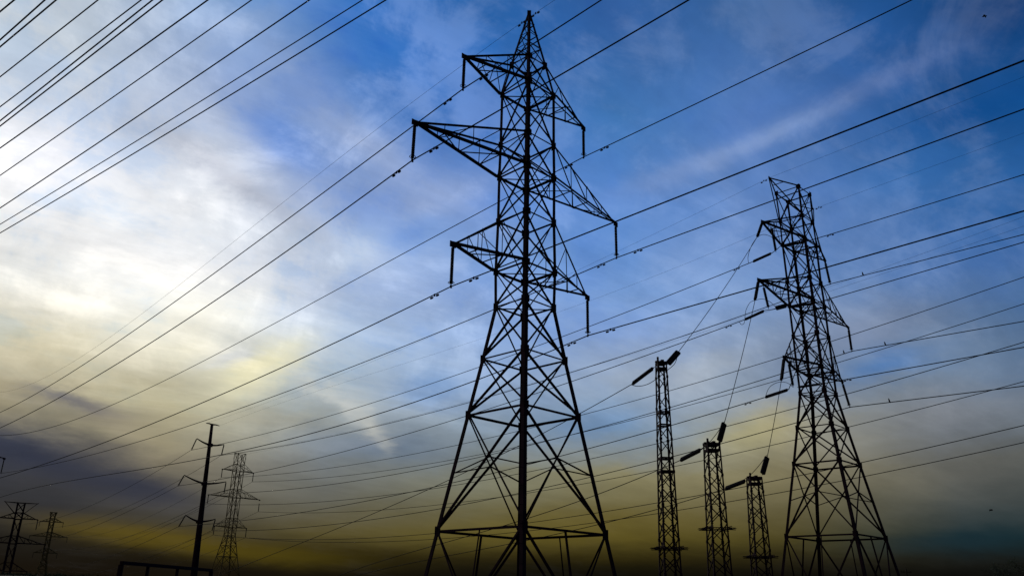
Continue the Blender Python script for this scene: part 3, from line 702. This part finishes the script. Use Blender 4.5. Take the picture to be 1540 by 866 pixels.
# ------------------------------------------------------------------ wires
def samples(w, n):
    (x0, y0), (x1, y1), L, c, r = w; out = []
    for i in range(n + 1):
        u = i / n; t = L * u; z = 0
        for k in c: z = z * t + k
        out.append(V((x0 + (x1 - x0) * u, y0 + (y1 - y0) * u, z)))
    return out
WR = BK['wire']
def conductor(keys, label, group, name='conductor', r=None, n=40):
    pts = []
    if len(keys) == 2: pts = samples(WR[keys[1]], n)[::-1][:-1]
    pts += samples(WR[keys[0]], n)
    b = MB(); b.tube(pts, r or WR[keys[0]][4], 6); o = b.build(name, WIRE, None, True)
    return tag(o, label, 'power line' if name == 'conductor' else 'earth wire', group)
for k in 'tml':
    for S in 'LR':
        conductor(('1' + k + S + '_l', '1' + k + S + '_r'), f'long black conductor clamped under the {HT[k]} {SD[S]} insulator string of the largest tower', 'conductors of the main line', r=.036)
    conductor(('2' + k + 'R_l', '2' + k + 'R_r'), f'conductor hanging from the {HT[k]} right string of the flat-topped tower', 'conductors of the second line', r=.040)
    conductor(('2' + k + 'L_l',), f'conductor running left from the {HT[k]} sloping tension string of the flat-topped tower', 'conductors of the second line', r=.040)
    conductor(('2' + k + 'L_r',), f'conductor running right from inside the flat-topped tower near its {HT[k]} arms', 'conductors of the second line', r=.040)
    for S in 'LR':
        conductor(('3' + k + S,), f'distant conductor coming from the {HT[k]} {SD[S]} arm of the small brownish tower', 'conductors of the distant line', r=.05)
    nm = {'t': 'tallest, leftmost', 'm': 'middle', 'l': 'shortest, rightmost'}[k]
    conductor(('tap' + k,), f'steep wire dropping from the flat-topped tower to the {nm} slim mast', 'wires dropping to the slim masts', r=.026, n=16)
    conductor(('mast' + k + '_out',), f'wire running down left from the {nm} slim mast', 'wires leaving the slim masts', r=.03)
conductor(('1E_l', '1E_r'), 'thin earth wire over the pointed peak of the largest tower', 'earth wires', 'earth_wire', .010)
conductor(('2E1_l', '2E1_r'), 'faint earth wire at the left top corner of the flat-topped tower', 'earth wires', 'earth_wire', .010)
conductor(('2E2_l', '2E2_r'), 'faint earth wire at the right top corner of the flat-topped tower', 'earth wires', 'earth_wire', .010)
conductor(('3E1',), 'upper of two very faint distant earth wires right of the flat-topped tower', 'earth wires', 'earth_wire', .014)
conductor(('3E2',), 'lower of two very faint distant earth wires right of the flat-topped tower', 'earth wires', 'earth_wire', .014)
ORD = ['first', 'second', 'third', 'fourth', 'fifth', 'sixth', 'seventh', 'eighth', 'ninth', 'tenth', 'eleventh', 'twelfth']
for i in range(12):
    conductor((f'U{i}',), f'{ORD[i]} of the twelve black wires crossing the top left corner, counted from the corner', 'wires crossing the top left corner', r=.041 if i not in (3, 4, 8, 10) else .034)
# wires going on left from the steel pole towards the far left towers
far = {'tL': (-157, 281, 21.5), 'tR': (-150, 286, 21.0), 'mL': (-160, 278, 14.5), 'mR': (-149, 288, 14.0), 'lL': (-158, 280, 6.0), 'lR': (-151, 285, 5.5)}
for kS, e in far.items():
    a = V(I['p' + kS][1]); e = V(e); pts = []
    for i in range(31):
        u = i / 30; p = a.lerp(e, u); p.z -= 4 * 3.0 * u * (1 - u); pts.append(p)
    b = MB(); b.tube(pts, .036, 6); o = b.build('conductor', WIRE, None, True)
    tag(o, f'faint conductor falling left from the {HT[kS[0]]} {SD[kS[1]]} arm of the steel pole', 'power line', 'conductors left of the steel pole')
    if kS in ('tR', 'mR', 'lR', 'tL', 'mL', 'lL'):
        a = V(I['3' + kS][1]); e2 = V((-285 + (6 if kS[1] == 'R' else -6), 552 + (6 if kS[1] == 'R' else -6), {'t': 36, 'm': 28.5, 'l': 19.5}[kS[0]])); pts = []
        for i in range(31):
            u = i / 30; p = a.lerp(e2, u); p.z -= 4 * 9.0 * u * (1 - u); pts.append(p)
        b = MB(); b.tube(pts, .04, 5); o = b.build('conductor', WIRE, None, True)
        tag(o, f'very faint conductor falling left from the {HT[kS[0]]} {SD[kS[1]]} arm of the small brownish tower', 'power line', 'conductors left of the small tower')
# jumper loops
def smooth(pts, n=8):
    pts = [V(p) for p in pts]; out = []
    for i in range(len(pts) - 1):
        p0, p1, p2, p3 = pts[max(i - 1, 0)], pts[i], pts[i + 1], pts[min(i + 2, len(pts) - 1)]
        for k in range(n):
            t = k / n; out.append(.5 * ((2 * p1) + (p2 - p0) * t + (2 * p0 - 5 * p1 + 4 * p2 - p3) * t * t + (3 * p1 - p0 - 3 * p2 + p3) * t ** 3))
    return out + [pts[-1]]
JL = {'jt': 'thin narrow jumper loop beside the upper left arm of the flat-topped tower', 'jt2': 'small arched jumper under the upper left arm of the flat-topped tower',
      'jm': 'arched jumper loop under the middle left arm of the flat-topped tower', 'jm2': 'tiny drooping loop ending the middle left tension string of the flat-topped tower', 'jl': 'arched jumper loop under the lower left arm of the flat-topped tower',
      'jM1': 'drooping jumper wire slung past the top of the tallest, leftmost slim mast', 'jM2': 'jumper wire slung past the top of the middle slim mast', 'jM3': 'jumper wire slung past the top of the shortest, rightmost slim mast'}
for k, p in BK['jump'].items():
    b = MB(); b.tube(smooth(p), .024, 6); tag(b.build('jumper_wire', WIRE, None, True), JL[k], 'jumper wire', 'jumper wires')

# vibration dampers near the clamps
def damper_mesh():
    b = MB(); b.bar((0, 0, .05), (0, 0, -.1), .06, .05, (1, 0, 0)); b.tube([(-.26, 0, -.11), (0, 0, -.08), (.26, 0, -.11)], .014, 6); body = b.mesh('vibration_damper', STEEL)
    b = MB(); b.lathe([(.025, -.11), (.06, -.09), (.06, .05), (.04, .09)], 8); wt = b.mesh('weight', STEEL)
    return body, wt
DB, DW = damper_mesh()
def damper(key, dist, label):
    w = WR[key]; pts = samples(w, 200); acc = 0
    for p, q in zip(pts, pts[1:]):
        acc += (q - p).length
        if acc >= dist: break
    o = link('vibration_damper', DB); o.location = p; d = (q - p).normalized()
    o.rotation_euler = (0, -math.asin(d.z), math.atan2(d.y, d.x)); tag(o, label, 'damper', 'vibration dampers on the wires')
    for s in (-1, 1):
        c = link('weight', DW, o); c.location = (s * .26, 0, -.12); c.rotation_euler = (0, R(90) * s, 0)
for k in 'tml':
    for S in 'LR':
        for e, dn, ds in (('_l', 'left', 1.9), ('_r', 'right', 2.1)):
            damper('1' + k + S + e, ds, f'small damper {dn} of the {HT[k]} {SD[S]} insulator string of the largest tower')
    damper('2' + k + 'L_l', {'t': 2.0, 'm': 1.9, 'l': 1.8}[k], f'small damper left of the {HT[k]} left tension string of the flat-topped tower')
    damper('2' + k + 'L_r', {'t': 2.6, 'm': 1.5, 'l': 2.9}[k], f'small damper right of the flat-topped tower near its {HT[k]} arms')
damper('1E_l', 1.2, 'small damper on the thin earth wire left of the pointed tower peak')
damper('1E_r', .9, 'small damper on the thin earth wire right of the pointed tower peak')
damper('2E2_r', 1.0, 'small damper on the earth wire right of the flat-topped tower top')
damper('2E1_l', 1.0, 'small damper on the earth wire left of the flat-topped tower top')

# ------------------------------------------------------------------ three slim lattice masts
ML = ['tallest slim lattice mast, leftmost of three beside the flat-topped tower', 'middle slim lattice mast of three beside the flat-topped tower', 'shortest slim lattice mast, nearest the flat-topped tower']
for i, m_ in enumerate(BK['masts']):
    base, top = V(m_['base']), V(m_['top']); H = top.z
    root = empty('lattice_mast', base, ML[i], 'mast', 'slim lattice masts'); root.rotation_euler = (0, 0, R((18, 20, 19)[i]) - math.atan2(base.x, base.y))
    wz = lambda z: m_['wb'] + (m_['wt'] - m_['wb']) * z / H
    P = lambda s, t, z: V((s * wz(z), t * wz(z), z))
    cs = ((-1, -1), (1, -1), (1, 1), (-1, 1))
    nP = int(round(H / 1.1)); zs = [H * j / nP for j in range(nP + 1)]
    for s, t in cs:
        b = MB(); a = .11; th = .018
        prof = [(0, 0), (-s * a, 0), (-s * a, -t * th), (-s * th, -t * th), (-s * th, -t * a), (0, -t * a)]
        b.prism(prof if s * t > 0 else prof[::-1], P(s, t, 0), P(s, t, H), V((1, 0, 0)), V((0, 1, 0)))
        for z in zs[1::2]:
            b.plate(P(s, t, z) + V((-s * .06, t * .01, 0)), (1, 0, 0), (0, 0, 1), .17, .2, .012); b.plate(P(s, t, z) + V((s * .01, -t * .06, 0)), (0, 1, 0), (0, 0, 1), .17, .2, .012)
        b.build('leg', STEEL, root)
    b = MB()
    for q in range(4):
        c0, c1 = cs[q], cs[(q + 1) % 4]; n = V(((c0[0] + c1[0]) / 2, (c0[1] + c1[1]) / 2, 0))
        for j in range(nP):
            za, zb = zs[j], zs[j + 1]
            if i == 0 and za > H * .55:                    # upper half of the tall mast: single zigzag
                p, r2 = (P(*c0, za), P(*c1, zb)) if j % 2 else (P(*c1, za), P(*c0, zb))
                b.angle(p - n * .015, r2 - n * .015, .062, n * -1)
            elif (j + q) % 3 != 2 or i == 0:
                b.angle(P(*c0, za) - n * .012, P(*c1, zb) - n * .012, .064, n * -1); b.angle(P(*c1, za) - n * .09, P(*c0, zb) - n * .09, .064, n * -1, flip=-1)
            else:
                p, r2 = (P(*c0, za), P(*c1, zb)) if j % 2 else (P(*c1, za), P(*c0, zb)); b.angle(p - n * .015, r2 - n * .015, .064, n * -1)
    b.build('cross_bracing', STEEL, root)
    rings = [H - .02, H - .42] + ([H - 3.6, H - 4.5, H - 6.8, H - 7.7] if i == 0 else [])
    for z in rings:
        b = MB()
        for q in range(4):
            c0, c1 = cs[q], cs[(q + 1) % 4]; n = V(((c0[0] + c1[0]) / 2, (c0[1] + c1[1]) / 2, 0))
            b.angle(P(*c0, z) - n * .02, P(*c1, z) - n * .02, .16 if z > H - 1 else .12, (0, 0, -1))
        b.build('ring_frame', STEEL, root)
    b = MB(); w = m_['wt'] + .08
    b.bar((-w, 0, H + .03), (w, 0, H + .03), .22, .12, (0, 1, 0)); b.bar((0, -w, H + .05), (0, w, H + .05), .2, .12, (1, 0, 0)); b.bar((-w * .8, -w * .8, H - .1), (-w * .8, -w * .8, H + .3), .12, .12, (1, 0, 0))
    b.build('top_cap', STEEL, root)
    # anti-climbing guard: a frame with spikes standing out on every side
    b = MB(); z = m_['pz']; w = wz(z) + .06
    for zz_ in (z, z + .12):
        for s in (-1, 1):
            b.bar((-w - .45, s * w, zz_), (w + .45, s * w, zz_), .05, .06); b.bar((s * w, -w - .45, zz_ + .06), (s * w, w + .45, zz_ + .06), .05, .06)
    for j in range(9):
        u = -w + 2 * w * j / 8
        for s in (-1, 1):
            b.tube([(u, s * w, z + .03), (u * 1.2, s * (w + .5), z + .1)], .012, 5); b.tube([(s * w, u, z + .03), (s * (w + .5), u * 1.2, z + .1)], .012, 5)
    b.build('climbing_guard', STEEL, root)
    for s, t in cs:
        f = MB(); f.lathe([(.3, -.2), (.3, .12), (.25, .16)], 10, P(s, t, 0)); f.build('footing', CONC, root)

# ------------------------------------------------------------------ smooth steel pole
pp = BK['pole']; b0 = V(pp['base']); tp = V(pp['top'])
pole = empty('steel_pole', b0, 'smooth tapered steel pole with three pairs of upswept arms, at the lower left', 'power pole')
b = MB(); ax = tp - b0; zs = [0, .25, .5, .75, 1]; b.tube([ax * u for u in zs] , [.66, .58, .48, .38, .26], 14); b.build('shaft', STEEL, pole, True)
b = MB(); e0, e1 = V(pp['bar'][0]) - b0, V(pp['bar'][1]) - b0; mid = ax + V((0, 0, -.15))
b.tube([e0, e0.lerp(mid, .5) + V((0, 0, .08)), mid, e1.lerp(mid, .5) + V((0, 0, .08)), e1], [.07, .12, .16, .12, .07], 8); b.build('top_crossbar', STEEL, pole, True)
for k, (j, t) in pp['arms'].items():
    j, t = V(j) - b0, V(t) - b0; b = MB(); pts = []
    for i in range(7):
        u = i / 6; p = j.lerp(t, u); p.z -= .12 * math.sin(pi * u); pts.append(p)
    b.tube(pts, [.2, .19, .17, .15, .13, .11, .08], 8); b.lathe([(.5, -.3), (.5, .3)], 12, j * 1.0) if k.endswith('L') else None
    b.build('arm', STEEL, pole, True)

# ------------------------------------------------------------------ substation gantry
gl, gr = V((-52.57, 120, 5.35)), V((-48.9, 146, 5.35)); gl.z = 5.3; gr.z = 5.2
gan = empty('steel_gantry', (gl.x, gl.y, 0), 'low dark steel gantry frame of beam and posts in front of the steel pole', 'gantry')
d = V((gr.x - gl.x, gr.y - gl.y, 0)); b = MB()
b.bar((0, 0, gl.z), d + V((0, 0, gr.z)), .45, .5); b.build('beam', STEEL, gan)
for u, w in ((0, .6), (.26, .35), (.58, .35), (1, .6)):
    b = MB(); p = d * u; b.bar(p + V((0, 0, -.5)), p + V((0, 0, gl.z - .25)), w, .35, (1, 0, 0)); b.build('post', STEEL, gan)

# ------------------------------------------------------------------ wooden pole, trees
wp = empty('wooden_pole', (68.55, 150, 0), 'small wooden pole with a crossbar at the bottom edge, right of the flat-topped tower', 'utility pole')
b = MB(); b.tube([(0, 0, -.3), (0, 0, 7.9)], [.16, .11], 10); b.build('shaft', WOOD, wp, True)
b = MB(); b.bar((-.95, .13, 7.35), (.95, .13, 7.35), .1, .12); b.build('crossbar', WOOD, wp)
for xx in (-.8, .8, -.35):
    b = MB(); b.lathe([(.03, 0), (.06, .05), (.04, .1), (.07, .14), (.03, .2)], 8, (xx, .13, 7.41)); b.build('pin_insulator', GLASS, wp)
def tree(loc, h, rad, seed, label):
    rr = random.Random(seed); root = empty('tree', loc, label, 'tree', 'trees at the lower right corner')
    b = MB(); b.tube([(0, 0, -.3), (.05, 0, h * .35), (.12, .05, h * .6), (.1, .02, h * .9)], [.22, .17, .1, .03], 8); tips = []
    for i in range(16):
        z = h * rr.uniform(.25, .85); a = rr.uniform(0, 2 * pi); l = rad * rr.uniform(.6, 1.0) * (1.15 - z / h * .55)
        e = V((cos(a) * l, sin(a) * l, z + l * rr.uniform(.5, 1.0))); s = V((.08, .02, z)); mdl = s.lerp(e, .5) + V((0, 0, -.1 * l))
        b.tube([s, mdl, e], [.07, .045, .012], 5); tips += [e, mdl.lerp(e, .5)]
        for q in range(3):
            e3 = e + V((rr.gauss(0, .5), rr.gauss(0, .5), rr.uniform(.1, .8))); b.tube([mdl.lerp(e, .6), e3], [.02, .006], 4); tips.append(e3)
    b.build('trunk', BARK, root)
    L = MB()
    for t in tips:
        for q in range(38):
            p = t + V((rr.gauss(0, .33), rr.gauss(0, .33), rr.gauss(0, .30))); s = rr.uniform(.05, .11)
            a = V((rr.gauss(0, 1), rr.gauss(0, 1), rr.gauss(0, 1))).normalized(); c_ = a.orthogonal().normalized(); 
            L.raw([p - a * s, p + c_ * s * .5, p + a * s, p - c_ * s * .5], [(0, 1, 2, 3)])
    L.build('crown', LEAF, root)
tree((85.2, 150, 0), 9.0, 2.0, 3, 'thin dark bushy treetop at the lower right, left one of two')
tree((84.8, 143, 0), 9.2, 2.2, 5, 'denser dark treetop in the lower right corner')
# scrub along the rise on the far left, reads as one low dark line
L = MB(); rr = random.Random(11)
for i in range(230):
    x_ = rr.uniform(-150, -80); y_ = 190 - .05 * x_ + rr.uniform(-7, 7); hgt = rr.uniform(.3, .9)
    for q in range(36):
        p = V((x_ + rr.gauss(0, .7), y_ + rr.gauss(0, .7), terrain(x_, y_) + abs(rr.gauss(0, .5)) * hgt)); s = rr.uniform(.06, .16)
        a = V((rr.gauss(0, 1), rr.gauss(0, 1), rr.gauss(0, 1))).normalized(); c_ = a.orthogonal().normalized()
        L.raw([p - a * s, p + c_ * s * .6, p + a * s, p - c_ * s * .6], [(0, 1, 2, 3)])
tag(L.build('scrub', LEAF), 'low dark scrub along the rise at the far left', 'scrub', kind='stuff')

# ------------------------------------------------------------------ birds
def perched(key, dist, label):
    pts = samples(WR[key], 600); acc = 0
    for p, q in zip(pts, pts[1:]):
        acc += (q - p).length
        if acc >= dist: break
    b = MB(); b.lathe([(.01, -.12), (.05, -.06), (.085, .04), (.09, .13), (.075, .21), (.05, .27), (.055, .31), (.052, .35), (.03, .385), (.005, .395)], 10)
    b.tube([(0, .05, .34), (0, .12, .325)], [.018, .003], 5); b.tube([(0, -.05, .02), (0, -.10, -.2)], [.035, .02], 5)
    b.tube([(.03, .02, -.02), (.03, .02, -.1)], .01, 4); b.tube([(-.03, .02, -.02), (-.03, .02, -.1)], .01, 4)
    o = b.build('perched_bird', BIRD, None, True); o.location = p + V((0, 0, .08)); o.scale = (.8, .8, .8); o.rotation_euler = (R(-8), 0, R(70)); tag(o, label, 'bird', 'birds perched on the wires')
def wire_dist(key, target):
    return target
perched('2tR_r', 3.6, 'dark bird perched right of the upper right string of the flat-topped tower')
perched('2mR_r', 3.6, 'dark bird perched right of the middle right string of the flat-topped tower')
perched('2mR_l', .9, 'dark bird perched just left of the middle right string of the flat-topped tower')
perched('2lR_r', 3.9, 'dark bird perched right of the lower right string of the flat-topped tower')
def flying(loc, rot, span, label):
    b = MB(); b.tube([(0, .22, 0), (0, .16, .01), (0, .05, 0), (0, -.1, 0), (0, -.26, 0)], [.01, .035, .055, .045, .02], 8)
    for s in (-1, 1):
        vs = []
        for u, ch, zz_ in ((0, .2, .0), (.35, .2, .1), (.7, .15, .07), (1, .03, -.06)):
            xx = s * u * span / 2; vs += [(xx, ch * .5 - u * .05, zz_ + .012), (xx, -ch * .5 - u * .05, zz_ + .012), (xx, -ch * .5 - u * .05, zz_ - .012), (xx, ch * .5 - u * .05, zz_ - .012)]
        fs = []
        for i in range(3):
            for k in range(4): fs.append((i * 4 + k, i * 4 + (k + 1) % 4, i * 4 + 4 + (k + 1) % 4, i * 4 + 4 + k))
        fs += [(0, 3, 2, 1), (12, 13, 14, 15)]; b.raw(vs, fs)
    o = b.build('flying_bird', BIRD); o.location = loc; o.rotation_euler = rot; tag(o, label, 'bird', 'birds in flight')
flying((41.12, 60, 50.5), (R(20), R(10), R(30)), .36, 'small dark bird flying in the deep blue at the top right')
flying((50.96, 90, 11.4), (R(5), R(-12), R(10)), .4, 'tiny dark bird flying low above the dark band at the right')
